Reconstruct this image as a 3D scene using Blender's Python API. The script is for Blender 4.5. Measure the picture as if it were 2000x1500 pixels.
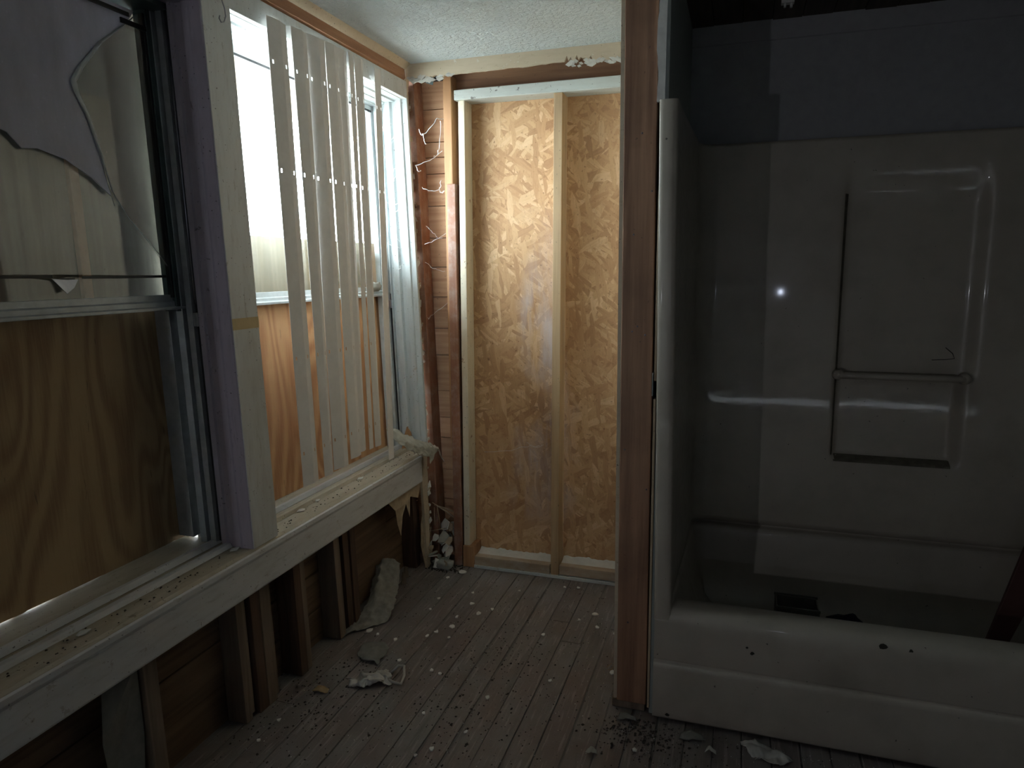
import bpy, math, random
from mathutils import Matrix, Vector, noise
random.seed(7)
R = random.random
U = random.uniform
for o in list(bpy.data.objects): bpy.data.objects.remove(o)
COL = bpy.context.scene.collection
SC = bpy.context.scene
# ------------------------------------------------------------------ camera
F, YAW, PIT, ROLL = 1375.4, .31367, .15969, -.00717
cy_, sy_, cp_, sp_ = math.cos(YAW), math.sin(YAW), math.cos(PIT), math.sin(PIT)
W_ = Vector((-sy_*cp_, cy_*cp_, -sp_)); r_ = Vector((cy_, sy_, 0)); u_ = r_.cross(W_)
cr_, sr_ = math.cos(ROLL), math.sin(ROLL)
RR = r_*cr_ + u_*sr_; UU = u_*cr_ - r_*sr_
cd = bpy.data.cameras.new('camera'); cam = bpy.data.objects.new('camera', cd); COL.objects.link(cam)
m = Matrix.Identity(4)
for i in range(3): m[i][0], m[i][1], m[i][2] = RR[i], UU[i], -W_[i]
m.translation = (0, 0, 1.4)
cam.matrix_world = m
cd.sensor_fit = 'HORIZONTAL'; cd.sensor_width = 36; cd.lens = F*36/2000; cd.clip_start = .02
SC.camera = cam
# ------------------------------------------------------------------ light and exposure
SC.view_settings.view_transform = 'Standard'; SC.view_settings.look = 'None'
SC.view_settings.gamma = 1; SC.view_settings.use_curve_mapping = False
SC.view_settings.exposure = 0.0
wd = bpy.data.worlds.new('overcast_sky'); SC.world = wd; wd.use_nodes = True
wn = wd.node_tree.nodes; bg = wn['Background']
bg.inputs[0].default_value = (.83, .925, 1.0, 1); bg.inputs[1].default_value = 44.0

def area(name, loc, target, sx, sy, power, col, portal=False):
    l = bpy.data.lights.new(name, 'AREA'); l.shape = 'RECTANGLE'; l.size = sx; l.size_y = sy
    l.energy = power; l.color = col
    if portal: l.cycles.is_portal = True
    o = bpy.data.objects.new(name, l); COL.objects.link(o); o.location = loc
    d = Vector(target)-Vector(loc); o.rotation_euler = d.to_track_quat('-Z', 'Y').to_euler()
    return o
# daylight portal in the open upper half of the far window
area('window_portal', (-1.66, 2.37, 1.72), (0, 2.37, 1.72), 1.15, .95, 1, (1, 1, 1), True)
# daylight through the gap in a boarded window behind the camera, left
area('gap_daylight', (-1.36, -1.19, 1.18), (0, 2.5, 1.25), .035, .05, 3.3, (.90, .93, 1))
# small pane in the rear wall
area('rear_pane_daylight', (.38, -2.15, 1.165), (.1, 2.8, 1.2), .03, .035, .8, (.72, .80, 1))
# added unseen fill lamp, standing in for dim light from the house behind
area('rear_fill', (-.85, -2.15, 1.25), (-.6, 2, 1.0), .9, 1.9, 1.35, (1, .955, .95))

# ------------------------------------------------------------------ node helpers
class NT:
    def __init__(s, name):
        s.m = bpy.data.materials.new(name); s.m.use_nodes = True
        s.t = s.m.node_tree; s.t.nodes.clear()
        s.out = s.t.nodes.new('ShaderNodeOutputMaterial')
    def n(s, typ, ins=None, **props):
        nd = s.t.nodes.new('ShaderNode'+typ)
        for k, v in props.items(): setattr(nd, k, v)
        for k, v in (ins or {}).items():
            sk = nd.inputs[k]
            if isinstance(v, bpy.types.NodeSocket): s.t.links.new(v, sk)
            elif isinstance(v, bpy.types.Node): s.t.links.new(v.outputs[0], sk)
            else:
                if isinstance(v, (tuple, list)) and len(v) == 3 and sk.type == 'RGBA': v = (*v, 1)
                sk.default_value = v
        return nd
    def math(s, op, a, b=0., clamp=False):
        return s.n('Math', {0: a, 1: b}, operation=op, use_clamp=clamp).outputs[0]
    def mix(s, f, a, b, mode='MIX'):
        nd = s.t.nodes.new('ShaderNodeMix'); nd.data_type = 'RGBA'; nd.blend_type = mode
        for i, v in ((0, f), (6, a), (7, b)):
            sk = nd.inputs[i]
            if isinstance(v, bpy.types.NodeSocket): s.t.links.new(v, sk)
            else: sk.default_value = (*v, 1) if isinstance(v, (tuple, list)) and len(v) == 3 else v
        return nd.outputs[2]
    def step(s, v, a, b, lo=0., hi=1.):
        return s.n('MapRange', {0: v, 1: a, 2: b, 3: lo, 4: hi}, clamp=True).outputs[0]
    def co(s, rand=9., scale=(1, 1, 1)):
        tc = s.n('TexCoord'); oi = s.n('ObjectInfo')
        ro = s.n('VectorMath', {0: (3.1*rand, 1.7*rand, 2.3*rand), 'Scale': oi.outputs['Random']}, operation='SCALE')
        ad = s.n('VectorMath', {0: tc.outputs['Object'], 1: ro.outputs[0]}, operation='ADD')
        s.rand = oi.outputs['Random']; s.obj = tc.outputs['Object']
        return s.n('Mapping', {0: ad.outputs[0], 3: scale}).outputs[0]
    def scl(s, v, scale): return s.n('Mapping', {0: v, 3: scale}).outputs[0]
    def noise(s, v, scale, detail=4, rough=.55, dist=0.):
        return s.n('TexNoise', {0: v, 'Scale': scale, 'Detail': detail, 'Roughness': rough, 'Distortion': dist}).outputs[0]
    def ramp(s, f, stops):
        nd = s.n('ValToRGB', {0: f}); e = nd.color_ramp.elements
        while len(e) > 1: e.remove(e[-1])
        e[0].position = stops[0][0]; e[0].color = (*stops[0][1], 1)
        for p, c in stops[1:]:
            x = e.new(p); x.color = (*c, 1)
        return nd.outputs[0]
    def done(s, col, rough=.7, bump=None, bs=.3, bd=.002, **kw):
        ins = {'Base Color': col, 'Roughness': rough}; ins.update(kw)
        if bump is not None:
            ins['Normal'] = s.n('Bump', {'Height': bump, 'Strength': bs, 'Distance': bd}).outputs[0]
        p = s.n('BsdfPrincipled', ins)
        s.t.links.new(p.outputs[0], s.out.inputs[0]); return s.m

def wood(name, c1, c2, axis='z', rough=.75, knots=0., stain=None, stain_amt=.0, dust=0.):
    """timber with the grain along one axis"""
    s = NT(name); c = s.co()
    g = {'x': (.05, 1, 1), 'y': (1, .05, 1), 'z': (1, 1, .05)}[axis]
    v = s.scl(c, g)
    a = s.noise(v, 26, 3, .6, .6); b = s.noise(v, 150, 2, .6)
    rings = s.math('SINE', s.math('MULTIPLY', s.noise(v, 9, 2, .5, .3), 46.))
    f = s.math('ADD', s.math('MULTIPLY', a, .55), s.math('MULTIPLY', rings, .10))
    f = s.math('ADD', f, s.math('MULTIPLY', b, .30))
    col = s.mix(s.step(f, .22, .66), c1, c2)
    if knots:
        vk = s.scl(c, {'x': (.5, 1, 1), 'y': (1, .5, 1), 'z': (1, 1, .5)}[axis])
        vo = s.n('TexVoronoi', {0: vk, 'Scale': 5.}); k = s.step(vo.outputs[0], .03, .09, 1., 0.)
        col = s.mix(s.math('MULTIPLY', k, knots), col, (.07, .035, .02))
    if stain:
        n2 = s.noise(c, 5, 4, .6); col = s.mix(s.step(n2, .48, .66, 0., stain_amt), col, stain)
    big = s.noise(c, 2.2, 3)
    col = s.mix(s.step(big, .3, .75, .0, .45), col, s.mix(.5, col, (.05, .03, .02)))
    if dust:
        col = s.mix(s.step(s.noise(c, 14, 5, .7), .45, .75, 0., dust), col, (.55, .53, .50))
    sp = s.step(s.noise(c, 90, 2), .70, .76, 0., .6)
    col = s.mix(sp, col, (.05, .04, .035))
    return s.done(col, rough, f, .35, .003)

def paint(name, base, dirt=(.16, .14, .12), amt=.5, chip=(.20, .15, .11), chips=.35, axis='z', rough=.55, spec=.4):
    s = NT(name); c = s.co()
    g = {'x': (.2, 1, 1), 'y': (1, .2, 1), 'z': (1, 1, .2)}[axis]
    v = s.scl(c, g)
    d = s.noise(v, 7, 6, .65); col = s.mix(s.step(d, .42, .80, 0., amt), base, dirt)
    fine = s.noise(v, 60, 3); col = s.mix(s.step(fine, .5, .8, 0., .25), col, dirt)
    ch = s.noise(c, 22, 5, .7, .4); cm = s.step(ch, .645, .67, 0., chips); col = s.mix(s.step(s.noise(s.scl(v, (1, 1, 1)), 38, 4, .75, 1.), .60, .70, 0., .5), col, dirt); col = s.mix(cm, col, chip)
    spk = s.step(s.noise(c, 130, 1), .73, .76, 0., .75); col = s.mix(spk, col, (.05, .045, .04))
    h = s.math('ADD', s.math('MULTIPLY', d, .6), s.math('MULTIPLY', fine, .3))
    h = s.math('SUBTRACT', h, s.math('MULTIPLY', cm, .5))
    return s.done(col, rough, h, .5, .002, **{'Specular IOR Level': spec})

def osb_mat():
    s = NT('strand_board'); c = s.co(0)
    w = s.n('TexNoise', {0: c, 'Scale': 9., 'Detail': 3.}).outputs[1]
    cw = s.n('VectorMath', {0: c, 1: s.n('VectorMath', {0: w, 'Scale': .035}, operation='SCALE').outputs[0]}, operation='ADD').outputs[0]
    col = None; prev = None
    for k, (rot, sc, thr, asp) in enumerate(((1.45, 40, -1., .30), (.45, 52, .45, .26), (-.55, 46, .52, .24), (.95, 60, .60, .2), (-1.1, 34, .70, .26), (.1, 50, .74, .18))):
        mp = s.n('Mapping', {0: cw, 1: (k*.37, 0, k*.21), 2: (0, rot, 0)}).outputs[0]
        mp = s.scl(mp, (1, .2, asp))
        vo = s.n('TexVoronoi', {0: mp, 'Scale': float(sc)})
        rnd = s.n('SeparateColor', {0: vo.outputs[1]})
        st = s.noise(s.scl(mp, (1, 1, .25)), sc*4.5, 2, .6)
        f = s.math('ADD', s.math('MULTIPLY', rnd.outputs[0], .62), s.math('MULTIPLY', st, .40))
        ck = s.ramp(f, [(.15, (.42, .235, .115)), (.42, (.55, .33, .165)), (.68, (.65, .415, .22)), (.95, (.80, .575, .345))])
        if col is None: col = ck
        else:
            col = s.mix(s.step(rnd.outputs[1], thr, thr+.03), col, ck)
    f = s.noise(cw, 60, 4, .7)
    st2 = s.noise(s.scl(c, (1, 1, .3)), 140, 3, .7); col = s.mix(s.step(st2, .55, .75, 0., .45), col, (.30, .15, .07))
    dk = s.step(s.noise(c, 70, 3, .7), .64, .70, 0., .7); col = s.mix(dk, col, (.16, .07, .025))
    zz = s.n('SeparateXYZ', {0: s.obj}); big = s.noise(c, 3.2, 3)
    col = s.mix(s.step(big, .45, .72, 0., .35), col, (.33, .15, .055))
    # chalky drips, a stain with a place of its own
    dr = s.noise(s.scl(c, (1, 1, .22)), 12, 4, .7)
    xm = s.math('SUBTRACT', 1., s.math('MULTIPLY', s.math('ABSOLUTE', s.math('ADD', zz.outputs[0], s.math('ADD', .60, s.math('MULTIPLY', big, .5)))), 9.), True)
    zm = s.math('MULTIPLY', s.step(zz.outputs[2], .15, .5), s.step(zz.outputs[2], 1.7, 1.15))
    dm = s.math('MULTIPLY', s.math('MULTIPLY', s.step(dr, .35, .62), xm), zm)
    col = s.mix(s.math('MULTIPLY', dm, .75), col, (.60, .56, .58))
    return s.done(col, .7, f, .5, .002)

def ply_mat(name, c1, c2, c3):
    s = NT(name); c = s.co(3)
    v = s.scl(c, (1, 1.15, .34))
    n = s.noise(v, 3.1, 1, .4, .9)
    band = s.math('SINE', s.math('MULTIPLY', n, 62.))
    fine = s.noise(s.scl(c, (1, 1, .04)), 160, 2)
    f = s.math('ADD', s.math('MULTIPLY', band, .38), s.math('MULTIPLY', fine, .9))
    col = s.mix(s.step(f, .2, .9), c1, c2)
    kn = s.n('TexVoronoi', {0: s.scl(c, (1, 1, .6)), 'Scale': 3.3}).outputs[0]
    col = s.mix(s.step(kn, .03, .075, .8, 0.), col, (.06, .03, .02))
    col = s.mix(s.step(s.noise(c, 4, 5, .6), .5, .72, 0., .5), col, c3)
    cr = s.noise(s.scl(c, (1, 1, .12)), 60, 3, .7); col = s.mix(s.step(cr, .68, .72, 0., .5), col, (.06, .035, .02))
    return s.done(col, .75, f, .3, .002)

def floor_mat():
    s = NT('worn_painted_floorboard'); c = s.co(.25)
    v = s.scl(c, (1, .07, 1)); a = s.noise(v, 30, 4, .65); b = s.noise(c, 4, 5, .62, .4); d = s.noise(v, 120, 2)
    base = s.mix(s.rand, (.165, .135, .126), (.138, .116, .109))
    col = s.mix(s.step(b, .42, .62), base, (.195, .182, .175))
    col = s.mix(s.step(s.noise(c, 3.1, 3), .54, .70, 0., .35), col, (.17, .11, .10))
    col = s.mix(s.step(s.noise(c, 2.6, 4), .58, .72, 0., .3), col, (.14, .155, .15))
    col = s.mix(s.step(a, .55, .74, 0., .65), col, (.065, .055, .050))
    col = s.mix(s.step(d, .56, .68, 0., .5), col, (.34, .31, .29))
    grit = s.step(s.noise(c, 170, 3, .7), .63, .70, 0., .8); col = s.mix(grit, col, (.05, .045, .04))
    dust = s.step(s.noise(c, 60, 6, .8), .58, .72, 0., .5); col = s.mix(dust, col, (.30, .29, .28))
    h = s.math('ADD', s.math('MULTIPLY', a, .7), s.math('MULTIPLY', b, .5))
    return s.done(col, s.step(b, .4, .7, .42, .65), h, .6, .003)

def ceil_mat():
    s = NT('textured_white_ceiling'); c = s.co(0)
    a = s.noise(c, 55, 4, .6, .5); b = s.noise(c, 20, 3)
    h = s.math('ADD', s.step(a, .40, .62), s.math('MULTIPLY', b, .5))
    col = s.mix(s.step(s.noise(c, 3, 4), .4, .75, 0., .3), (.62, .69, .71), (.48, .47, .42))
    return s.done(col, .85, h, .9, .006)

def glossy(name, base, rough=.25, dirt=(.18, .16, .12), amt=.4):
    s = NT(name); c = s.co(0)
    d = s.noise(c, 5, 5, .6); col = s.mix(s.step(d, .45, .8, 0., amt), base, dirt)
    sp = s.step(s.noise(c, 60, 2), .74, .77, 0., .8); col = s.mix(sp, col, (.04, .035, .03))
    w = s.noise(c, 2.5, 2); f = s.noise(c, 120, 3, .7)
    h = s.math('ADD', s.math('MULTIPLY', w, .5), s.math('MULTIPLY', f, .0006))
    return s.done(col, s.step(s.noise(c, 30, 4, .7), .4, .75, rough, rough+.2), h, .25, .01, **{'Coat Weight': .3, 'Coat Roughness': .05})

def plain(name, col, rough=.6, metal=0., var=.2):
    s = NT(name); c = s.co(); n = s.noise(c, 30, 4, .6)
    k = s.mix(s.step(n, .35, .75, 0., 1.), col, tuple(x_*(1-var) for x_ in col))
    return s.done(k, rough, n, .25, .002, Metallic=metal)

def dusty_glass(name, dustcol, lo, hi, a, b, spot=.12, low=None):
    """clear pane with a film of dirt on it"""
    s = NT(name); c = s.co(0)
    d = s.step(s.noise(s.scl(c, (1, 1, .35)), 7, 5, .65), lo, hi, a, b)
    d = s.math('ADD', d, s.step(s.noise(c, 80, 3, .8), .6, .75, 0., spot))
    if low:
        z = s.n('SeparateXYZ', {0: s.obj}).outputs[2]
        d = s.math('ADD', d, s.step(z, low[0], low[1], low[2], 0.))
    tr = s.n('BsdfTransparent', {0: (.96, .98, .97)}); gl = s.n('BsdfGlossy', {0: (1, 1, 1), 'Roughness': .03})
    lw = s.n('LayerWeight', {0: .5}); fr = s.math('ADD', .045, s.math('MULTIPLY', s.math('POWER', lw.outputs[1], 5.), .9))
    p1 = s.n('MixShader', {0: fr, 1: tr.outputs[0], 2: gl.outputs[0]})
    df = s.n('BsdfDiffuse', {0: dustcol}); tl = s.n('BsdfTranslucent', {0: dustcol})
    p2 = s.n('MixShader', {0: .35, 1: df.outputs[0], 2: tl.outputs[0]})
    f = s.n('MixShader', {0: s.math('MINIMUM', d, 1.), 1: p1.outputs[0], 2: p2.outputs[0]})
    s.t.links.new(f.outputs[0], s.out.inputs[0]); return s.m

M = {}
M['osb'] = osb_mat()
M['floor'] = floor_mat()
M['ceil'] = ceil_mat()
M['post'] = wood('reddish_fir_post', (.50, .285, .17), (.24, .12, .07), 'z', .6, .0, (.16, .09, .06), .35)
M['stud_tan'] = wood('tan_stud', (.60, .43, .25), (.42, .28, .15), 'z', .7, .6)
M['stud_red'] = wood('red_brown_stud', (.36, .17, .10), (.24, .105, .06), 'z', .55, .0, None, 0, .35)
M['stud_orange'] = wood('orange_stud', (.55, .31, .15), (.38, .19, .085), 'z', .7, .3)
M['stud_dark'] = wood('shade_toned_stud', (.13, .075, .045), (.055, .032, .022), 'z', .8)  # darker wood copy carrying the shade on the near stud faces
M['stud_pale'] = wood('weathered_pale_stud', (.26, .20, .145), (.15, .11, .075), 'z', .8)
M['plank'] = wood('orange_sheathing_plank', (.68, .43, .26), (.46, .25, .135), 'x', .7, .9)
M['siding'] = wood('brown_sheathing_board', (.20, .125, .07), (.09, .055, .032), 'y', .8, .4)
M['rail'] = wood('orange_brown_rail', (.52, .28, .16), (.34, .16, .085), 'y', .65, .2)
M['beam'] = wood('brown_ceiling_beam', (.36, .19, .10), (.18, .085, .045), 'x', .65)
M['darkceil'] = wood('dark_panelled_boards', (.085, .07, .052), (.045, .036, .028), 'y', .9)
M['plate'] = wood('dusty_bottom_plate', (.56, .45, .33), (.38, .28, .19), 'x', .8, 0., None, 0, .6)
M['lath'] = wood('pale_lath', (.62, .50, .36), (.45, .33, .21), 'z', .7)
M['cream'] = paint('cream_painted_stud', (.70, .64, .50), (.35, .27, .17), .35, (.30, .18, .10), .9, 'z')
M['bluegrey'] = paint('blue_grey_painted_header', (.60, .65, .62), (.28, .25, .21), .5, (.10, .08, .07), .8, 'x')
M['white'] = paint('old_white_paint', (.64, .66, .66), (.28, .26, .22), .45)
M['whitey'] = paint('old_white_paint_long', (.63, .64, .65), (.26, .24, .21), .45, axis='y')
M['bright'] = paint('clean_white_paint', (.58, .63, .64), (.36, .37, .35), .3, (.40, .36, .30), .5, 'z')
M['lilac'] = paint('lilac_grey_paint', (.48, .44, .51), (.25, .23, .26), .5, (.11, .09, .09), .6)
M['sill'] = paint('worn_sill_paint', (.50, .46, .37), (.22, .16, .09), .75, (.17, .12, .07), .6, 'y')
M['plaster'] = paint('yellowed_plaster', (.62, .53, .40), (.42, .32, .20), .4, (.75, .74, .70), .5, 'x', .85)
M['gypsum'] = plain('torn_gypsum', (.74, .73, .69), .9)
M['paper'] = plain('tan_drywall_paper', (.50, .40, .28), .9, 0, .35)
M['floorpaper'] = plain('soiled_wallpaper', (.29, .285, .26), .85, 0, .4)
M['wallpaper'] = plain('grey_wallpaper', (.42, .42, .37), .85, 0, .3)
M['drywall'] = plain('grey_drywall', (.34, .37, .35), .85, 0, .15)
M['drywall_back'] = plain('painted_drywall', (.37, .375, .385), .8, 0, .12)
M['alum'] = plain('aluminium', (.42, .45, .47), .42, .3, .25)
M['alum_white'] = plain('enamelled_sash', (.55, .60, .61), .4, .0, .2)
M['alum_dark'] = plain('dark_green_sash', (.085, .12, .12), .45, .2, .3)
M['rod'] = plain('steel_rod', (.35, .36, .42), .28, .9, .2)
M['black'] = plain('black_gasket', (.015, .015, .017), .5)
def vinyl(name, col):
    m_ = plain(name, col, .75, 0, .08); t = m_.node_tree; out = [n for n in t.nodes if n.type == 'OUTPUT_MATERIAL'][0]; p = [n for n in t.nodes if n.type == 'BSDF_PRINCIPLED'][0]
    tl = t.nodes.new('ShaderNodeBsdfTranslucent'); tl.inputs[0].default_value = (.85, .80, .74, 1); mx = t.nodes.new('ShaderNodeMixShader'); mx.inputs[0].default_value = .007
    p.inputs['Specular IOR Level'].default_value = .15
    t.links.new(p.outputs[0], mx.inputs[1]); t.links.new(tl.outputs[0], mx.inputs[2]); t.links.new(mx.outputs[0], out.inputs[0]); return m_
M['vane'] = vinyl('ivory_vinyl_vane', (.74, .72, .70))
M['tub'] = glossy('cream_fibreglass', (.455, .415, .345), .3)
M['tubdark'] = plain('sooty_grime', (.03, .03, .02), .8)
M['ply1'] = ply_mat('aged_plywood', (.42, .29, .15), (.28, .17, .085), (.32, .21, .10))
M['ply2'] = ply_mat('orange_plywood', (.62, .36, .18), (.42, .20, .085), (.48, .26, .12))
M['tape'] = plain('yellow_masking_tape', (.55, .42, .22), .6)
M['dirt'] = plain('dark_dirt', (.055, .048, .04), .95, 0, .5)
M['chip'] = plain('white_plaster', (.74, .74, .70), .85, 0, .15)
M['web'] = plain('white_cobweb', (.85, .85, .85), .8)
M['plastic'] = plain('milky_plastic_film', (.44, .43, .40), .35, 0, .2)
M['niche_shade'] = plain('olive_niche_shade', (.17, .155, .115), .8, 0, .5)
M['redboard'] = plain('dark_red_board', (.10, .035, .03), .5)
M['navy'] = plain('dark_navy_cloth', (.018, .018, .035), .9)
M['greybox'] = plain('grey_plastic', (.17, .17, .145), .4)
M['shell'] = plain('rear_room_plaster', (.11, .105, .10), .9)
M['leaf'] = plain('dry_leaf', (.34, .24, .12), .8)
M['gapdust'] = paint('dust_in_floor_joints', (.22, .21, .20), (.02, .018, .016), 1., (.03, .03, .03), 1., 'y', .95)
M['paperdark'] = plain('dirty_grey_paper', (.20, .20, .18), .9, 0, .3)
M['ground'] = plain('pale_gravel', (.30, .29, .27), .9)
M['glass1'] = dusty_glass('dirty_window_glass', (.46, .46, .46), .35, .75, .02, .16)
M['glass_mid'] = dusty_glass('brown_film_glass', (.52, .45, .40), .30, .70, .22, .42)
M['greyboard'] = wood('weathered_grey_board', (.205, .185, .145), (.115, .10, .075), 'z', .85)
M['outerboard'] = wood('outside_board', (.27, .225, .15), (.20, .16, .10), 'z', .85)
M['batten'] = plain('pink_orange_batten', (.52, .32, .21), .8)
M['glass_haze'] = dusty_glass('hazy_glass_shard', (.66, .66, .78), .30, .70, .62, .86)
M['glass2'] = dusty_glass('sunlit_dusty_glass', (.80, .76, .64), .35, .75, .002, .012, .02, low=(1.42, 1.75, .022))

# ------------------------------------------------------------------ mesh helpers
LEAN = .033          # the old outside wall leans outward
def lean(v): return (v[0]-LEAN*v[2], v[1], v[2])
def put(name, verts, faces, mat, parent=None, ln=False, bev=0, smooth=False, solid=0, sub=0):
    if ln: verts = [lean(v) for v in verts]
    me = bpy.data.meshes.new(name); me.from_pydata([tuple(v) for v in verts], [], faces); me.update()
    me.materials.append(M[mat] if isinstance(mat, str) else mat)
    if smooth:
        for p in me.polygons: p.use_smooth = True
    o = bpy.data.objects.new(name, me); COL.objects.link(o)
    if parent: o.parent = parent; o.location = -Vector(parent.location)
    if sub: md = o.modifiers.new('s', 'SUBSURF'); md.levels = md.render_levels = sub
    if solid: md = o.modifiers.new('t', 'SOLIDIFY'); md.thickness = solid; md.offset = 0
    if bev: md = o.modifiers.new('b', 'BEVEL'); md.width = bev; md.segments = 2; md.limit_method = 'ANGLE'
    return o
def tag(o, label=None, cat=None, group=None, kind=None):
    if label: o['label'] = label
    if cat: o['category'] = cat
    if group: o['group'] = group
    if kind: o['kind'] = kind
    return o
def empty(name, loc, label, cat=None, group=None, kind=None):
    o = bpy.data.objects.new(name, None); COL.objects.link(o); o.location = loc; o.empty_display_size = .05
    return tag(o, label, cat, group, kind)
BF = [(0, 3, 2, 1), (4, 5, 6, 7), (0, 1, 5, 4), (1, 2, 6, 5), (2, 3, 7, 6), (3, 0, 4, 7)]
def bv(x0, x1, y0, y1, z0, z1):
    return [(x0, y0, z0), (x1, y0, z0), (x1, y1, z0), (x0, y1, z0), (x0, y0, z1), (x1, y0, z1), (x1, y1, z1), (x0, y1, z1)]
def box(name, b, mat, parent=None, ln=False, bev=.0015, tilt=None):
    v = bv(*b)
    if tilt: v = [(p[0]+(tilt[0]*(p[2]-b[4])), p[1]+tilt[1]*(p[2]-b[4]), p[2]) for p in v]
    return put(name, v, BF, mat, parent, ln, bev)
def boxes(name, bl, mat, parent=None, ln=False, bev=.001):
    v, f = [], []
    for b in bl:
        k = len(v); v += bv(*b); f += [tuple(i+k for i in q) for q in BF]
    return put(name, v, f, mat, parent, ln, bev)
def prism(name, prof, axis, a, b, mat, parent=None, ln=False, bev=0, smooth=False):
    """extrude a closed outline; axis z: (x,y); y: (x,z); x: (y,z)"""
    mk = {'z': lambda p, t: (p[0], p[1], t), 'y': lambda p, t: (p[0], t, p[1]), 'x': lambda p, t: (t, p[0], p[1])}[axis]
    n = len(prof); v = [mk(p, a) for p in prof]+[mk(p, b) for p in prof]
    f = [(i, (i+1) % n, (i+1) % n+n, i+n) for i in range(n)]+[tuple(range(n))[::-1], tuple(range(n, 2*n))]
    return put(name, v, f, mat, parent, ln, bev, smooth)
def slab(name, pts, d, mat, parent=None, ln=False, bev=0):
    """plane polygon of 3-D points given a thickness along vector d"""
    n = len(pts); v = list(pts)+[tuple(p[i]+d[i] for i in range(3)) for p in pts]
    f = [(i, (i+1) % n, (i+1) % n+n, i+n) for i in range(n)]+[tuple(range(n))[::-1], tuple(range(n, 2*n))]
    return put(name, v, f, mat, parent, ln, bev)
def tube(name, pts, r, mat, parent=None, ln=False, seg=8):
    v, f = [], []; n = len(pts)
    for i, p in enumerate(pts):
        p = Vector(p); a = Vector(pts[max(i-1, 0)]); b = Vector(pts[min(i+1, n-1)]); t = (b-a).normalized()
        u = t.cross(Vector((.3, .5, .81))).normalized(); w = t.cross(u)
        rr = r[i] if isinstance(r, (list, tuple)) else r
        for k in range(seg):
            q = 2*math.pi*k/seg; v.append(tuple(p+u*(rr*math.cos(q))+w*(rr*math.sin(q))))
    for i in range(n-1):
        for k in range(seg): f.append((i*seg+k, i*seg+(k+1) % seg, (i+1)*seg+(k+1) % seg, (i+1)*seg+k))
    f += [tuple(range(seg))[::-1], tuple(range((n-1)*seg, n*seg))]
    return put(name, v, f, mat, parent, ln, 0, True)
def grid(name, fn, nu, nv, mat, parent=None, ln=False, smooth=True, solid=0, skip=None):
    v = [fn(i/nu, j/nv) for j in range(nv+1) for i in range(nu+1)]
    f = [(j*(nu+1)+i, j*(nu+1)+i+1, (j+1)*(nu+1)+i+1, (j+1)*(nu+1)+i) for j in range(nv) for i in range(nu) if not (skip and skip(i, j))]
    return put(name, v, f, mat, parent, ln, 0, smooth, solid)
def rag(a, b, n, amp, seed=0, fx=.5):
    """ragged line from a to b (2-D)"""
    rs = random.Random(seed); out = []
    dx, dy = b[0]-a[0], b[1]-a[1]; L = math.hypot(dx, dy); nx, ny = -dy/L, dx/L
    for i in range(n+1):
        t = i/n; k = (noise.noise((t*L*7+seed*3.3, seed*1.7, 0))*1.4 + rs.uniform(-1, 1)*fx)*amp
        if i in (0, n): k = 0
        out.append((a[0]+dx*t+nx*k, a[1]+dy*t+ny*k))
    return out

# ================================================================== SETTING
CEIL = 2.285
FW = 2.98           # front of the far wall framing
# ---- floor
fl = empty('floor', (0, 0, 0), 'worn grey-brown painted wooden floor of narrow boards littered with chips', 'floor', kind='structure')
box('subfloor', (-1.72, 2.3, -2.3, 3.3, -.06, -.0045), 'gapdust', fl, bev=0)
BW = .0825
x = -.19-BW*19
rs = random.Random(3)
while x < 2.2:
    if x+BW > -1.70:
        segs = [(-2.25, 3.12)] if rs.random() < .45 else None
        if not segs:
            yc = rs.uniform(.9, 2.6); segs = [(-2.25, yc-.001), (yc+.001, 3.12)]
        for y0, y1 in segs:
            if x > -.2 and y0 > 2.2: continue
            if x > -.2: y1 = min(y1, 2.12)
            dz = rs.uniform(-.0025, .001)
            box('floorboard', (x+.001, x+BW-rs.choice((.0008, .0015, .002, .0035, .0055)), y0, y1, -.022, dz), 'floor', fl, bev=.0025)
    x += BW
# ---- ceiling
ce = empty('ceiling', (0, 0, CEIL), 'white textured ceiling with dark boards over the bathtub', 'ceiling', kind='structure')
box('textured_ceiling', (-1.75, -.235, -2.3, 3.2, CEIL, CEIL+.03), 'ceil', ce, bev=0)
box('textured_ceiling', (-.235, 2.3, -2.3, 2.06, CEIL, CEIL+.03), 'ceil', ce, bev=0)
for i in range(18):
    xx = -.235+i*.10
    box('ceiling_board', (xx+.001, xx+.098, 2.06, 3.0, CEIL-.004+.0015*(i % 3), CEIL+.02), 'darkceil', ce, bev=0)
box('leak_blocker', (-.3, 2.3, 2.0, 3.2, CEIL+.02, CEIL+.06), 'black', ce, bev=0)  # unseen black slab added to stop sky leaking between the ceiling boards
# ---- ground outside
gr = box('ground', (-14, -1.9, -12, 16, -.65, -.55), 'ground', None, bev=0)
tag(gr, 'pale gravel yard outside the windows', 'ground', kind='structure')

ev = box('eave_blocker', (-2.45, -1.70, -2.4, 4.2, 2.26, 2.33), 'siding', None, bev=0)  # out of view, added to keep high skylight off the floor
tag(ev, 'unseen roof eave added outside above the windows to block high sky', 'eave', kind='structure')
# ---- left wall (leaning): framing under the sill and behind the camera
wl = empty('wall_left', (-1.45, 1.5, 0), 'left outside wall stripped to studs and brown boards under the window sill', 'wall', kind='structure')
def SX(z): return 0
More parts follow.
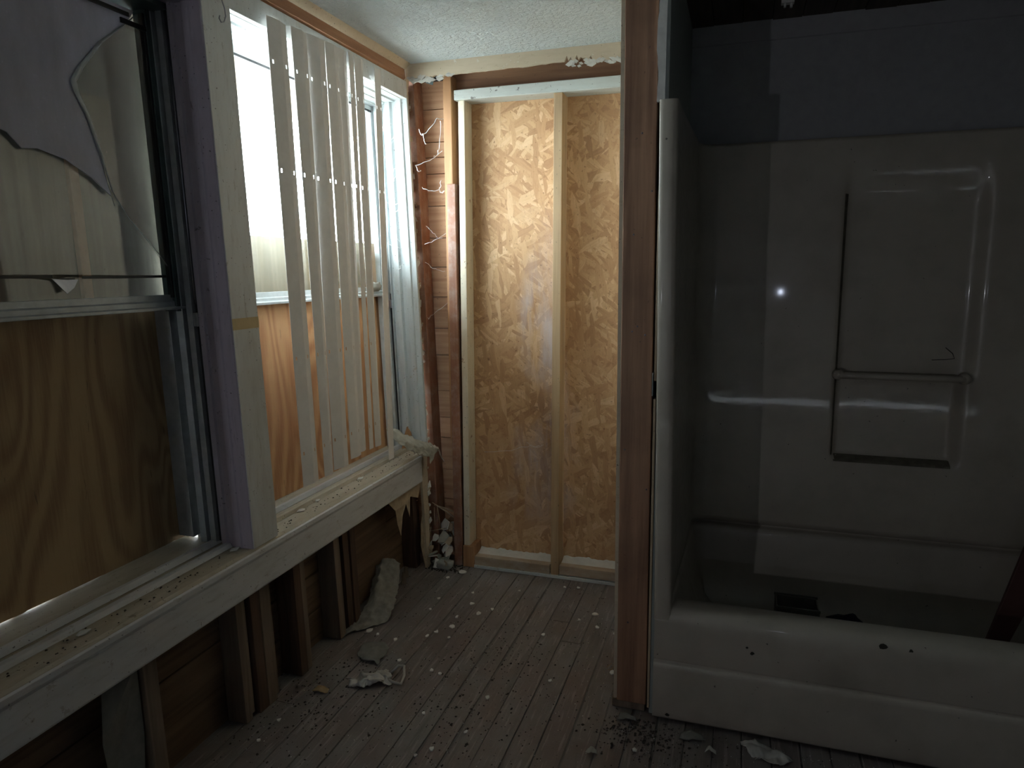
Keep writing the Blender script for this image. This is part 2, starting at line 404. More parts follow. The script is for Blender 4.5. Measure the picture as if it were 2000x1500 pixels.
# sheathing boards below the sill
for i, z0 in enumerate((-.02, .125, .27, .415)):
    yb = [-.4, .95, 1.70, 2.22, 3.09]
    for k in range(4):
        box('sheathing_board', (-1.515-.004*(k % 2), -1.49+rs.uniform(-.004, .002), yb[k]+.002, yb[k+1]-.002, z0+.002, min(z0+.143, .54)), 'siding', wl, True, .002)
box('tar_paper', (-1.56, -1.525, -2.25, 3.1, -.05, .56), 'black', wl, True, 0)
for y0, y1, mt, xf, zb in ((1.295, 1.34, 'stud_pale', -1.41, 0), (.75, .79, 'stud_dark', -1.41, 0), (1.655, 1.685, 'stud_pale', -1.418, .0), (1.69, 1.705, 'stud_pale', -1.425, .012),
                           (1.715, 1.758, 'stud_dark', -1.412, 0), (1.758, 1.80, 'stud_pale', -1.41, 0), (1.80, 1.835, 'stud_pale', -1.43, 0), (1.935, 1.975, 'stud_dark', -1.408, 0), (1.975, 2.005, 'stud_pale', -1.412, 0),
                           (2.195, 2.235, 'stud_pale', -1.412, 0), (2.27, 2.31, 'stud_dark', -1.42, 0), (2.31, 2.35, 'stud_dark', -1.412, 0), (2.88, 2.925, 'stud_dark', -1.42, 0)):
    box('stud', (-1.488, xf, y0, y1, zb, .445), mt, wl, True, .002)
box('inner_board', (-1.487, -1.475, 2.36, 2.72, .085, .44), 'siding', wl, True, .002)
# grey torn wallpaper hanging left of the pale stud
slab('torn_paper', [(-1.44, 1.20, .43), (-1.42, 1.285, .42), (-1.425, 1.288, .22), (-1.43, 1.27, .02), (-1.43, 1.215, .01), (-1.44, 1.19, .12), (-1.42, 1.165, .27)], (.002, 0, 0), 'paperdark', wl, True)
# drywall strip at the far corner, from floor to ceiling, ragged far edge
e = rag((2.945, 0), (2.985, 1.0), 46, .014, 2)+rag((2.985, 1.0), (2.985, 2.21), 50, .012, 5)[1:]
pts = [(-1.372, y, z) for y, z in e]+[(-1.372, 2.925, 2.21), (-1.372, 2.925, 1.2), (-1.372, 2.925, .5), (-1.372, 2.90, .43), (-1.372, 2.905, .2), (-1.372, 2.90, .0)]
slab('drywall_strip', pts, (-.012, 0, 0), 'plaster', wl, True)
# exposed gypsum core along that ragged edge
for i in range(44):
    z = U(.05, 2.17); j = min(range(len(e)), key=lambda q: abs(e[q][1]-z)); y = e[j][0]; s_ = U(.006, .016)
    slab('gypsum_flake', [(-1.366+U(-.004, .004), y-U(.2, .8)*s_, z-U(.4, 1.6)*s_), (-1.366+U(0, .008), y+U(.3, .8)*s_, z-U(-.3, .8)*s_), (-1.362, y+U(-.1, .6)*s_, z+U(.6, 1.8)*s_), (-1.368, y-U(.5, 1)*s_, z+U(0, 1)*s_)], (-.003, 0, 0), random.choice(['gypsum', 'gypsum', 'paper']), wl, True)
# torn brown paper hanging beneath the apron near the corner
for pl in ([(2.58, .43), (2.92, .43), (2.86, .36), (2.80, .385), (2.765, .30), (2.74, .37), (2.70, .33), (2.685, .24), (2.665, .30), (2.64, .37)],
           [(2.88, .22), (2.915, .26), (2.92, .05), (2.90, .02), (2.885, .08), (2.862, .13), (2.875, .18)]):
    slab('torn_paper', [(-1.385+U(-.006, .006), y, z) for y, z in pl], (.0015, 0, 0), 'paper', wl, True)
# solid wall above and below outside the frame: rear part of the left wall
box('wall_panel', (-1.60, -1.372, -2.25, .52, 0, 2.3), 'shell', wl, True, 0)
box('header_panel', (-1.60, -1.50, .5, 3.1, 2.215, 2.36), 'siding', wl, True, 0)

# ---- trims of the left wall
t1 = empty('trim_1', (-1.37, 1.74, .575), 'grey white window casing board between the two windows', 'trim', kind='structure')
prism('casing_board', [(-1.372, 1.690), (-1.35, 1.684), (-1.35, 1.80), (-1.372, 1.80)], 'z', .574, 2.145, 'white', t1, True, .0015)
box('mullion_core', (-1.572, -1.373, 1.70, 1.785, .56, 2.145), 'white', t1, True, 0)
o = box('tape_strip', (-1.3498, -1.3490, 1.683, 1.801, 1.235, 1.268), 'tape', t1, True, 0)
t2 = empty('trim_2', (-1.35, 1.7, .575), 'long worn white window sill with apron board under both windows', 'trim', kind='structure')
prism('sill_board', [(-1.66, .560), (-1.66, .585), (-1.505, .582), (-1.505, .575), (-1.362, .572), (-1.352, .566), (-1.352, .552), (-1.362, .545), (-1.66, .545)], 'y', .2, 2.925, 'sill', t2, True, .0015)
prism('stop_moulding', [(-1.452, .573), (-1.452, .584), (-1.443, .588), (-1.430, .586), (-1.424, .574)], 'y', .2, 1.678, 'whitey', t2, True, .001)
prism('stop_moulding', [(-1.452, .573), (-1.452, .584), (-1.443, .588), (-1.430, .586), (-1.424, .574)], 'y', 1.803, 2.925, 'sill', t2, True, .001)
prism('stop_moulding', [(-1.50, .576), (-1.50, .590), (-1.485, .592), (-1.478, .576)], 'y', .2, 2.925, 'whitey', t2, True, .001)
prism('apron_board', [(-1.374, .441), (-1.352, .441), (-1.350, .447), (-1.350, .538), (-1.346, .548), (-1.346, .562), (-1.353, .5655), (-1.374, .5655)], 'y', .2, 2.86, 'whitey', t2, True, .001)
t3 = empty('trim_3', (-1.37, 2.2, 2.17), 'white head casing board above the far window', 'trim', kind='structure')
box('head_board', (-1.372, -1.351, 1.682, 2.935, 2.142, 2.214), 'white', t3, True)
box('head_board', (-1.372, -1.351, .4, 1.682, 2.142, 2.214), 'lilac', t3, True)
e = rag((2.935, 2.142), (2.97, 2.23), 10, .01, 9)
slab('broken_corner', [(-1.353, y, z) for y, z in e]+[(-1.353, 2.935, 2.23)], (-.014, 0, 0), 'plaster', t3, True)
t4 = empty('trim_4', (-1.37, 1.5, 2.25), 'bare orange-brown wood strip under the ceiling on the left wall', 'trim', kind='structure')
prism('wood_strip', [(-1.40, 2.214), (-1.366, 2.214), (-1.350, 2.225), (-1.352, 2.262), (-1.40, 2.262)], 'y', -2.2, 2.925, 'rail', t4, True, .001)
prism('cove_strip', [(-1.40, 2.262), (-1.350, 2.262), (-1.345, 2.268), (-1.322, 2.287), (-1.40, 2.287)], 'y', -2.2, 2.93, 'plaster', t4, True, .001)
t5 = empty('trim_5', (-.8, 2.93, 2.25), 'yellowed plaster band along the ceiling above the far framing', 'trim', kind='structure')
e = rag((-1.43, 2.222), (-1.21, 2.226), 26, .010, 3)+rag((-1.21, 2.226), (-.72, 2.233), 30, .003, 4)[1:]+rag((-.72, 2.233), (-.44, 2.218), 34, .012, 8, 1.)[1:]
slab('plaster_band', [(x_, 2.936, z_) for x_, z_ in e]+[(-.42, 2.936, 2.29), (-1.43, 2.936, 2.29)], (0, .013, 0), 'plaster', t5)
for i in range(60):
    xx = U(-1.42, -1.2) if i < 30 else U(-.70, -.45)
    s_ = U(.008, .022); z = 2.224+U(-.014, .006)
    slab('gypsum_flake', [(xx-s_, 2.936+U(-.006, .003), z+U(-.3, .3)*s_), (xx+U(-.4, .2)*s_, 2.932, z-U(.3, .9)*s_), (xx+s_, 2.936, z+U(-.3, .3)*s_), (xx+U(-.3, .3)*s_, 2.938, z+.7*s_)], (0, .006, 0), 'gypsum', t5)
slab('torn_paper', [(-1.36, 2.94, 2.222), (-1.30, 2.95, 2.222), (-1.31, 2.955, 2.195), (-1.335, 2.95, 2.203)], (0, .002, 0), 'alum_dark', t5)

# ---- far wall
wf = empty('wall_far', (-.8, FW, 0), 'far wall opened to studs with strand board and plank sheathing behind', 'wall', kind='structure')
box('strand_board', (-1.20, -.765, 3.068, 3.080, .03, 2.20), 'osb', wf, bev=0)
box('strand_board', (-.763, -.30, 3.069, 3.081, .03, 2.20), 'osb', wf, bev=0)
box('dark_backing', (-1.75, 2.3, 3.13, 3.16, -.05, 2.36), 'black', wf, bev=0)
zs = [2.245, 2.124, 1.981, 1.914, 1.841, 1.697, 1.552, 1.418, 1.279, 1.131, 1.003, .831, .700, .599, .44, .29, .14, -.02]
for i in range(len(zs)-1):
    box('sheathing_plank', (-1.56, -1.215, 3.082+rs.uniform(0, .004), 3.105, zs[i+1]+.0015, zs[i]-.0015), 'plank', wf, bev=.0015)
box('stud', (-1.385, -1.345, FW+.01, 3.08, 0, 2.25), 'stud_red', wf, True, .003)
box('stud', (-1.272, -1.233, FW-.004, 3.08, .62, 2.235), 'stud_orange', wf, bev=.003)
box('stud', (-1.262, -1.221, FW-.008, 3.08, .0, 1.78), 'stud_red', wf, bev=.003)
box('stud', (-1.214, -1.184, FW, 3.068, .10, 2.128), 'cream', wf, bev=.003, tilt=(.005, 0))
box('sole_block', (-1.216, -1.160, FW-.01, 3.066, .0, .105), 'stud_orange', wf, bev=.002)
box('stud', (-.785, -.748, FW-.004, 3.067, .0, 2.128), 'stud_tan', wf, bev=.002, tilt=(.005, 0))
box('bottom_plate', (-1.158, -.789, FW-.008, 3.066, .014, .058), 'plate', wf, bev=.002)
box('bottom_plate', (-.744, -.335, FW-.006, 3.066, .018, .062), 'plate', wf, bev=.002)
box('shim_strip', (-1.16, -.335, FW-.012, 3.0, .0, .0135), 'bright', wf, bev=.001)
v = bv(-1.218, -.3, FW-.012, 3.066, 2.128, 2.170)
put('header', [(p[0], p[1], p[2]-(.0065 if p[0] > -1 and p[2] < 2.15 else 0)) for p in v], BF, 'bluegrey', wf, bev=.003)
box('header_beam', (-1.25, -.2, 3.04, 3.08, 2.172, 2.30), 'beam', wf, bev=.002)
# dust ridge on the bottom plates
def dustridge(x0, x1, z0):
    def f(u, v):
        xx = x0+(x1-x0)*u; h = .010+.016*abs(noise.noise((xx*14, 1.3, z0)))+.006*noise.noise((xx*60, v*8, 0))
        return (xx, 3.064-.055*v, z0+h*(1-v)**1.5-.001)
    return tag(grid('dust_ridge', f, 60, 8, 'chip', wf), kind='stuff')
dustridge(-1.155, -.79, .059); dustridge(-.742, -.34, .063)

# ---- partition between niche and bathtub alcove
wp = empty('wall_right', (-.28, 2.1, 0), 'partition between niche and bathtub ending in a reddish-brown post', 'wall', kind='structure')
PY = 2.088
v = bv(-.329, -.236, PY, PY+.04, .025, 2.30)
put('post', [(p[0]-.0065*(p[2])*.8, p[1], p[2]) for p in v], BF, 'post', wp, bev=.003)
box('drywall_sheet', (-.340, -.3295, PY+.004, 3.06, .03, 2.285), 'plaster', wp, bev=0, tilt=(-.0052, 0))
box('shim_block', (-.345, -.24, PY+.004, PY+.10, .0, .026), 'stud_pale', wp, bev=.002)
for y0 in (2.45, 2.85):
    box('stud', (-.325, -.24, y0, y0+.04, .03, 2.28), 'stud_tan', wp, bev=.002)
box('lath', (-.232, -.225, PY-.004, PY+.03, .02, 1.02), 'lath', wp, bev=.001, tilt=(-.003, 0))
box('lath', (-.235, -.228, PY-.004, PY+.03, 1.075, 1.62), 'lath', wp, bev=.001, tilt=(-.003, 0))
box('nail_plate', (-.2395, -.2375, PY-.010, PY+.03, 1.03, 1.10), 'alum', wp, bev=.0005)
box('drywall_side', (-.228, -.214, PY-.008, 2.90, 1.80, CEIL), 'drywall', wp, bev=0)
box('drywall_side', (-.226, -.214, PY+.002, 2.90, 0, 1.80), 'drywall', wp, bev=0)
e = rag((-.246, 1.86), (-.246, 2.285), 22, .004, 12)
slab('torn_gypsum_edge', [(x_, PY-.010, z_) for x_, z_ in e]+[(-.222, PY-.010, 2.285), (-.224, PY-.010, 1.86)], (0, .012, 0), 'gypsum', wp)
for (xx, zz) in ((-.30, 1.22), (-.285, 1.235), (-.262, 1.21), (-.30, 1.50), (-.318, .86), (-.25, 1.62), (-.28, 1.78), (-.25, .74), (-.30, .30)):
    xx -= .0052*zz-.004
    put('nail', [(xx+.003*math.cos(a), PY-.002, zz+.003*math.sin(a)) for a in [k*math.pi/3 for k in range(6)]]+[(xx, PY-.006, zz)], [(i, (i+1) % 6, 6) for i in range(6)]+[(5, 4, 3, 2, 1, 0)], 'rod', wp)
# back wall over the bathtub and shell of the room behind the camera
wb = empty('wall_back', (.5, 2.9, 0), 'painted drywall above the bathtub surround with a thin cornice strip', 'wall', kind='structure')
box('drywall_sheet', (-.235, 1.50, 2.875, 2.89, 0, CEIL), 'drywall_back', wb, bev=0)
prism('cornice_strip', [(2.875, 2.215), (2.868, 2.218), (2.862, 2.26), (2.860, 2.285), (2.875, 2.285)], 'x', -.214, 1.49, 'drywall_back', wb)
we = empty('wall_side', (2.0, 0, 0), 'plaster walls of the room behind the camera', 'wall', kind='structure')
box('alcove_end_panel', (1.345, 1.36, 2.07, 2.9, 0, CEIL), 'drywall', we, bev=0)
box('wall_panel', (1.36, 2.25, 2.07, 2.10, 0, CEIL), 'shell', we, bev=0)
box('wall_panel', (2.25, 2.28, -2.3, 2.10, 0, CEIL), 'shell', we, bev=0)
box('wall_panel', (-1.75, 2.28, -2.33, -2.30, 0, CEIL), 'shell', we, bev=0)

# ================================================================== WINDOWS
w1 = empty('window_1', (-1.5, 1.1, .575), 'near boarded window with cracked dirty upper glass and plywood behind', 'window', kind='structure')
Z0, Z1 = .584, 2.142
# far-side jamb, moulded
prism('jamb', [(-1.373, 1.70), (-1.350, 1.689), (-1.356, 1.682), (-1.388, 1.681), (-1.392, 1.676), (-1.412, 1.676), (-1.416, 1.681), (-1.437, 1.681), (-1.441, 1.673), (-1.456, 1.671), (-1.460, 1.69), (-1.460, 1.71), (-1.373, 1.71)], 'z', .573, Z1, 'lilac', w1, True, .001)
prism('sash_track', [(-1.460, 1.695), (-1.460, 1.681), (-1.464, 1.679), (-1.466, 1.695), (-1.480, 1.695), (-1.482, 1.677), (-1.500, 1.675), (-1.502, 1.69), (-1.507, 1.69), (-1.509, 1.668), (-1.528, 1.664), (-1.530, 1.72), (-1.460, 1.72)], 'z', Z0, Z1, 'alum', w1, True, .0006)
box('track_channel', (-1.481, -1.465, 1.690, 1.70, Z0, Z1), 'black', w1, True, 0)
tube('balance_rod', [(-1.473, 1.684, 1.31), (-1.473, 1.684, 1.6), (-1.473, 1.684, 2.13)], .0045, 'rod', w1, True)
sh = box('balance_shoe', (-1.481, -1.464, 1.677, 1.692, 1.245, 1.285), 'alum', w1, True, .001)
box('sash_stile', (-1.555, -1.512, 1.652, 1.70, 1.29, Z1), 'alum_dark', w1, True, .001)
box('stile_gasket', (-1.532, -1.516, 1.645, 1.653, 1.33, 2.10), 'black', w1, True, .001)
box('outer_stop', (-1.61, -1.556, 1.665, 1.71, Z0+.012, 1.31), 'alum', w1, True, .001)
prism('meeting_rail', [(-1.548, 1.295), (-1.512, 1.295), (-1.510, 1.302), (-1.518, 1.306), (-1.518, 1.318), (-1.524, 1.322), (-1.524, 1.338), (-1.548, 1.338)], 'y', .55, 1.668, 'alum', w1, True, .0006)
box('rail_lip', (-1.511, -1.500, .55, 1.676, 1.297, 1.304), 'alum', w1, True, .0005)
box('head_jamb', (-1.59, -1.373, .5, 1.71, 2.128, 2.143), 'lilac', w1, True)
box('head_track', (-1.56, -1.46, .5, 1.68, 2.112, 2.127), 'alum_dark', w1, True)
box('top_gasket', (-1.513, -1.508, .55, 1.593, 2.072, 2.083), 'black', w1, True)
box('top_gasket', (-1.518, -1.513, 1.568, 1.66, 2.052, 2.066), 'black', w1, True)
box('near_jamb', (-1.60, -1.373, .50, .52, .58, Z1), 'lilac', w1, True)
# plywood nailed over the outside with a thin slit of daylight at the bottom
pz = [(.45, .5845), (.94, .5845), (.95, .5866), (1.0, .5862), (1.01, .5845), (1.055, .5845), (1.065, .5868), (1.13, .5862), (1.14, .5848), (1.16, .5848), (1.17, .5866), (1.23, .5860), (1.25, .5853), (1.38, .5852), (1.39, .5845), (1.635, .5845), (1.638, .5860), (1.646, .5860), (1.65, .5845), (1.745, .5845)]
slab('plywood_panel', [(-1.612, y, z) for y, z in pz]+[(-1.612, 1.745, 2.14), (-1.612, .45, 2.14)], (-.012, 0, 0), 'ply1', w1, True)
box('grey_board', (-1.612, -1.607, .5, 1.74, 1.31, 2.13), 'greyboard', w1, True)
box('batten', (-1.607, -1.593, 1.425, 1.453, 1.32, 1.75), 'batten', w1, True)
box('batten', (-1.607, -1.593, 1.145, 1.19, 1.32, 1.72), 'batten', w1, True)
# panes: GP gives a point in the glass plane
def pane(name, pts, x_, mat, th=.003):
    return slab(name, [(x_, y, z) for y, z in pts], (-th, 0, 0), mat, w1, True)
pane('lower_pane', [(.55, 1.33), (1.652, 1.33), (1.652, 1.388), (1.50, 1.392), (1.42, 1.387), (1.33, 1.392), (1.29, 1.383), (1.20, 1.394), (1.05, 1.389), (.55, 1.396)], -1.533, 'glass1')
pane('upper_pane', [(.55, 1.400), (1.05, 1.394), (1.20, 1.399), (1.652, 1.394), (1.652, 2.10), (.55, 2.10)], -1.5345, 'glass1')
pane('hazy_shard', [(.55, 2.098), (1.625, 2.098), (1.60, 2.065), (1.50, 1.985), (1.43, 1.90), (1.405, 1.865), (1.41, 1.845), (1.435, 1.79), (1.462, 1.70), (1.48, 1.60), (1.43, 1.64), (1.36, 1.675), (1.29, 1.69), (1.25, 1.685), (1.22, 1.715), (1.15, 1.735), (1.05, 1.745), (.9, 1.72), (.55, 1.70)], -1.524, 'glass_haze')
pane('leaning_shard', [(1.48, 1.62), (1.652, 1.41), (1.652, 2.05), (1.60, 2.06), (1.50, 1.98), (1.41, 1.86), (1.45, 1.76)], -1.527, 'glass_mid')
cr = [(1.628, 2.09), (1.595, 2.06), (1.50, 1.983), (1.432, 1.905), (1.407, 1.868), (1.412, 1.843), (1.437, 1.79), (1.463, 1.70), (1.482, 1.61)]
v, f = [], []
for i, (y, z) in enumerate(cr):
    w_ = (.001, .003, .006, .008, .009, .008, .006, .004, .001)[i]
    v += [(-1.521, y-w_, z), (-1.5175, y, z), (-1.521, y+w_, z)]
for i in range(len(cr)-1):
    for k in (0, 1): f.append((i*3+k, i*3+k+1, i*3+k+4, i*3+k+3))
put('shard_edge', v, f, 'alum', w1, True, 0, True)
for q in ([(1.05, 1.392), (1.30, 1.385), (1.36, 1.389), (1.655, 1.389)],):
    for i in range(len(q)-1):
        a, b = q[i], q[i+1]
        box('crack_gap', (-1.5322, -1.5318, a[0]+.01, b[0]-.01, a[1]-.002, a[1]+.005), 'black', w1, True, 0)
slab('glass_splinter', [(-1.530, 1.285, 1.388), (-1.528, 1.325, 1.385), (-1.526, 1.352, 1.386), (-1.522, 1.335, 1.366), (-1.520, 1.312, 1.352)], (.002, 0, 0), 'rod', w1, True)
for pts in ([(1.48, 1.62), (1.53, 1.545), (1.60, 1.475), (1.65, 1.415)], [(1.462, 1.70), (1.475, 1.62), (1.487, 1.575)]):
    tube('crack_line', [(-1.5235, y, z) for y, z in pts], .0008, 'alum_white', w1, True, 5)

w2 = empty('window_2', (-1.5, 2.37, .575), 'far window with bright dusty glass above and orange plywood below', 'window', kind='structure')
YA, YB = 1.785, 2.930
box('near_jamb', (-1.60, -1.373, YA, YA+.015, .58, Z1), 'bright', w2, True)
prism('jamb', [(-1.352, YB+.012), (-1.352, YB-.002), (-1.374, YB-.006), (-1.378, YB-.014), (-1.398, YB-.016), (-1.402, YB-.004), (-1.424, YB-.006), (-1.430, YB-.020), (-1.452, YB-.022), (-1.458, YB-.004), (-1.474, YB-.004), (-1.474, YB+.03), (-1.36, YB+.03)], 'z', .574, Z1, 'bright', w2, True, .001)
prism('sash_track', [(-1.474, YB-.006), (-1.476, YB-.018), (-1.479, YB-.018), (-1.481, YB-.003), (-1.493, YB-.003), (-1.495, YB-.022), (-1.505, YB-.024), (-1.507, YB-.004), (-1.514, YB-.004), (-1.517, YB-.032), (-1.540, YB-.034), (-1.545, YB+.02), (-1.474, YB+.02)], 'z', Z0, Z1, 'alum_white', w2, True, .0005)
box('track_channel', (-1.493, -1.481, YB-.006, YB-.002, Z0, 1.30), 'black', w2, True, 0)
for q in (-1.487, -1.478, -1.511): tube('balance_cord', [(q, YB-.014, 1.27), (q+.002, YB-.016, 1.7), (q, YB-.014, 2.10)], .0022, 'alum_white', w2, True, 6)
box('balance_shoe', (-1.492, -1.478, YB-.026, YB-.006, 1.235, 1.27), 'rod', w2, True, .001)
prism('head_jamb', [(-1.373, 2.143), (-1.373, 2.140), (-1.41, 2.139), (-1.412, 2.132), (-1.45, 2.131), (-1.452, 2.126), (-1.49, 2.125), (-1.492, 2.118), (-1.54, 2.117), (-1.545, 2.143)], 'y', YA, YB, 'bright', w2, True, .001)
box('top_sash_rail', (-1.545, -1.515, YA+.015, YB-.03, 2.098, 2.118), 'alum_white', w2, True)
box('rail_gasket', (-1.520, -1.513, YA+.015, YB-.03, 2.090, 2.098), 'black', w2, True, 0)
prism('meeting_rail', [(-1.545, 1.290), (-1.505, 1.290), (-1.503, 1.298), (-1.510, 1.302), (-1.510, 1.312), (-1.516, 1.315), (-1.516, 1.332), (-1.545, 1.332)], 'y', YA+.014, YB-.026, 'alum_white', w2, True, .0006)
box('glass_pane', (-1.533, -1.530, YA+.01, YB-.03, 1.325, 2.10), 'glass2', w2, True, 0)
slab('plywood_panel', [(-1.552, YA-.01, .589), (-1.552, 2.2, .584), (-1.552, YB+.04, .583), (-1.552, YB+.04, 1.325), (-1.552, YA-.01, 1.325)], (-.012, 0, 0), 'ply2', w2, True)
box('outer_board', (-1.625, -1.612, YA+.02, YB+.1, .55, 1.53), 'outerboard', w2, True, 0)
for (xx, y, z, sx, sz) in ((-1.35, 2.80, .60, .05, .05),):
    slab('splintered_wood', [(-1.455, 2.875, .585), (-1.40, 2.885, .585), (-1.41, 2.885, .66), (-1.425, 2.88, .69), (-1.44, 2.88, .65)], (0, .008, 0), 'stud_orange', w2, True)

# ================================================================== THINGS
# ---- vertical blind vanes nailed to the head casing
vb = empty('vertical_blind', (-1.36, 2.2, .69), 'ivory vinyl vertical blind vanes hanging loosely over the far window', 'blind')
def vane(y0, y1, yb0, yb1, zt, zb, x_off=0., turn=0., bow=.006, rows=(2.04, 1.72, 1.12, .80)):
    w = y1-y0; us = [0, .12, .20, .32, .5, .62, .80, .88, 1]
    hr = []
    for k, z in enumerate(rows): hr += [z-.006, z+.006] if k != 1 else [z-.010, z+.002]
    zz = sorted(set([zt, zb]+[z for z in hr if zb < z < zt]+[zb+(zt-zb)*q for q in (.3, .45, .6, .7)]))
    v, f = [], []
    for z in zz:
        t = (zt-z)/(zt-zb)
        for u in us:
            y = (y0+(y1-y0)*u)*(1-t)+(yb0+(yb1-yb0)*u)*t
            x_ = -1.3535-.0235*z+x_off+bow*(u/.62 if u < .62 else (1-u)/.38)+turn*(u-.5)*w+.001*math.sin(3*t+y0*9)
            v.append((x_, y, z))
    n = len(us)
    for j in range(len(zz)-1):
        hole = any(abs(zz[j]-a) < 1e-6 for a in hr[0::2])
        for i in range(n-1):
            if hole and i in (1, 6): continue
            f.append((j*n+i, j*n+i+1, (j+1)*n+i+1, (j+1)*n+i))
    return put('vane', v, f, 'vane', vb, False, 0, False, .0012)
vane(1.944, 2.041, 1.948, 2.037, 2.170, .688)
vane(2.065, 2.150, 2.074, 2.128, 2.176, .688, .002)
vane(2.158, 2.255, 2.150, 2.232, 2.183, .690, -.002, .1)
vane(2.260, 2.340, 2.256, 2.330, 2.187, .704, .001)
vane(2.330, 2.409, 2.320, 2.376, 2.190, .712, -.0035)
vane(2.411, 2.460, 2.388, 2.436, 2.192, .709, .001, -.2)
vane(2.462, 2.522, 2.445, 2.494, 2.192, .705, -.001)
vane(2.612, 2.662, 2.545, 2.590, 2.190, .625, .001, 0, .002)

# ---- bathtub with moulded surround
tb = empty('bathtub', (.55, 2.45, 0), 'cream fibreglass bathtub with tall moulded surround and front apron', 'bathtub')
plan = [(-.238, 2.078), (-.2365, 2.066), (-.233, 2.0615), (-.224, 2.0605), (-.212, 2.0600), (-.200, 2.0605), (-.191, 2.0620), (-.187, 2.067), (-.1855, 2.078), (-.184, 2.10)]
for i in range(1, 9): plan.append((-.184+.016*i/8, 2.10+.62*i/8))
for i in range(1, 9):
    a = math.pi/2*i/8; plan.append((-.168+.075*(1-math.cos(a)), 2.72+.08*math.sin(a)))
nb = 120
for i in range(1, nb+1): plan.append((-.093+(1.225+.093)*i/nb, 2.80))
for i in range(1, 9):
    a = math.pi/2*i/8; plan.append((1.225+.075*math.sin(a), 2.80-.08*(1-math.cos(a))))
for i in range(1, 9): plan.append((1.30+.012*i/8, 2.72-.62*i/8))
plan += [(1.318, 2.07), (1.335, 2.062), (1.345, 2.08)]
def sm(a, b, t):
    t = max(0., min(1., (t-a)/(b-a))); return t*t*(3-2*t)
def recess(xx, z):
    # long shallow niche with a deep soap shelf at its foot
    xl = .330+.012*(1.80-z)*.6; d = 0
    dl = sm(xl, xl+.022, xx); dr = 1-sm(.742, .80, xx) if z > 1.02 else 1-sm(.728, .768, xx)
    top = 1-sm(1.60, 1.80, z); bot = sm(.690, .715, z)
    d = .032*dl*dr*top*bot
    if z < 1.02: d += .012*dl*dr*bot*(1-sm(.98, 1.02, z))
    return d
zz = [1.862, 1.860, 1.852]+[1.84-.0145*i for i in range(0, 98)]
zz += [.415, .409, .405, .401, .398, .394, .388]
ins = {z: 0. for z in zz}
for z, q in zip((.415, .409, .405, .401, .398, .394, .388), (0, -.014, -.026, -.028, -.026, -.014, 0)): ins[z] = q
for z, o_ in ((.375, .004), (.34, .010), (.28, .020), (.2, .036), (.14, .055), (.11, .080), (.095, .115), (.09, .16)):
    zz.append(z); ins[z] = o_
v, f = [], []
n = len(plan)
for z in zz:
    for i, (px_, py_) in enumerate(plan):
        if i < 10 or i > n-4:
            qx, qy = px_, py_
            if z > 1.845: qx, qy = px_, py_+.003
            if i < 10: qx += .022*(1.85-max(z, .335))/1.49
            v.append((qx, qy, max(z, .335))); continue
        a = plan[i-1]; b = plan[i+1]; tx, ty = b[0]-a[0], b[1]-a[1]; L = math.hypot(tx, ty); nx, ny = ty/L, -tx/L
        o_ = ins[z]; y = py_; 
        if abs(py_-2.80) < 1e-6 and z > .41: y += recess(px_, z)
        y2 = y+ny*o_; x2 = px_+nx*o_
        if i < 27: x2 += (.022 if i < 14 else .022-.001*(i-13))*(1.85-z)/1.49*(1 if i < 19 else max(0, (27-i)/8))
        if z < .376: y2 = max(y2, 2.14)
        if z > 1.856: y2 += .06 if abs(py_-2.8) < .05 else 0; x2 += 0 if px_ > 0 else -.03
        v.append((x2, y2, z))
for j in range(len(zz)-1):
    for i in range(n-1): f.append((j*n+i, (j+1)*n+i, (j+1)*n+i+1, j*n+i+1))
put('surround', v, f, 'tub', tb, False, 0, True)
# dark strips painting in the shade along the soap shelf and niche edge
def niche_shade(fn, nu, nv): put_ = grid('shade_strip', fn, nu, nv, 'niche_shade', tb)
niche_shade(lambda u, v_: ((.352+.385*u), 2.7992+recess(.352+.385*u, .688+.022*v_), .688+.022*v_), 40, 5)
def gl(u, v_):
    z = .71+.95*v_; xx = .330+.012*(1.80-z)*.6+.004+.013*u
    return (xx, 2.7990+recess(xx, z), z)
niche_shade(gl, 4, 60)
# apron, rim and front basin wall swept along the tub
prof = [(2.30, .088), (2.235, .10), (2.205, .13), (2.185, .22), (2.172, .32), (2.166, .355), (2.158, .369), (2.145, .375), (2.12, .377), (2.095, .376), (2.080, .372), (2.069, .362), (2.063, .347), (2.061, .33), (2.061, .29), (2.061, .212), (2.062, .208), (2.067, .205), (2.067, .2025), (2.060, .199), (2.0565, .194), (2.0555, .18), (2.0555, .10), (2.056, .04), (2.057, .018), (2.060, .012), (2.075, .012)]
nx_ = 60; v, f = [], []
for i in range(nx_+1):
    xx = -.212+(1.345+.212)*i/nx_
    for (y, z) in prof:
        wob = .0015*noise.noise((xx*5, z*6, 3.1)); v.append((xx, y+wob, z))
k = len(prof)
for i in range(nx_):
    for j in range(k-1): f.append((i*k+j, (i+1)*k+j, (i+1)*k+j+1, i*k+j+1))
v += [(-.212, p[0]+.0, p[1]) for p in prof[5:]]; b0 = (nx_+1)*k
f.append(tuple(range(b0, b0+len(prof)-5)))
put('apron', v, f, 'tub', tb, False, 0, True)
box('basin_floor', (-.10, 1.22, 2.22, 2.75, .080, .0905), 'tub', tb, bev=.004)
tube('towel_bar', [(.345, 2.802, 1.016), (.355, 2.775, 1.016), (.42, 2.772, 1.016), (.55, 2.772, 1.016), (.68, 2.772, 1.016), (.745, 2.775, 1.016), (.755, 2.802, 1.016)], .0125, 'tub', tb)
for xx in (.350, .752): tube('bar_socket', [(xx, 2.768, 1.016), (xx, 2.80, 1.016)], [.016, .022], 'tub', tb, False, 12)
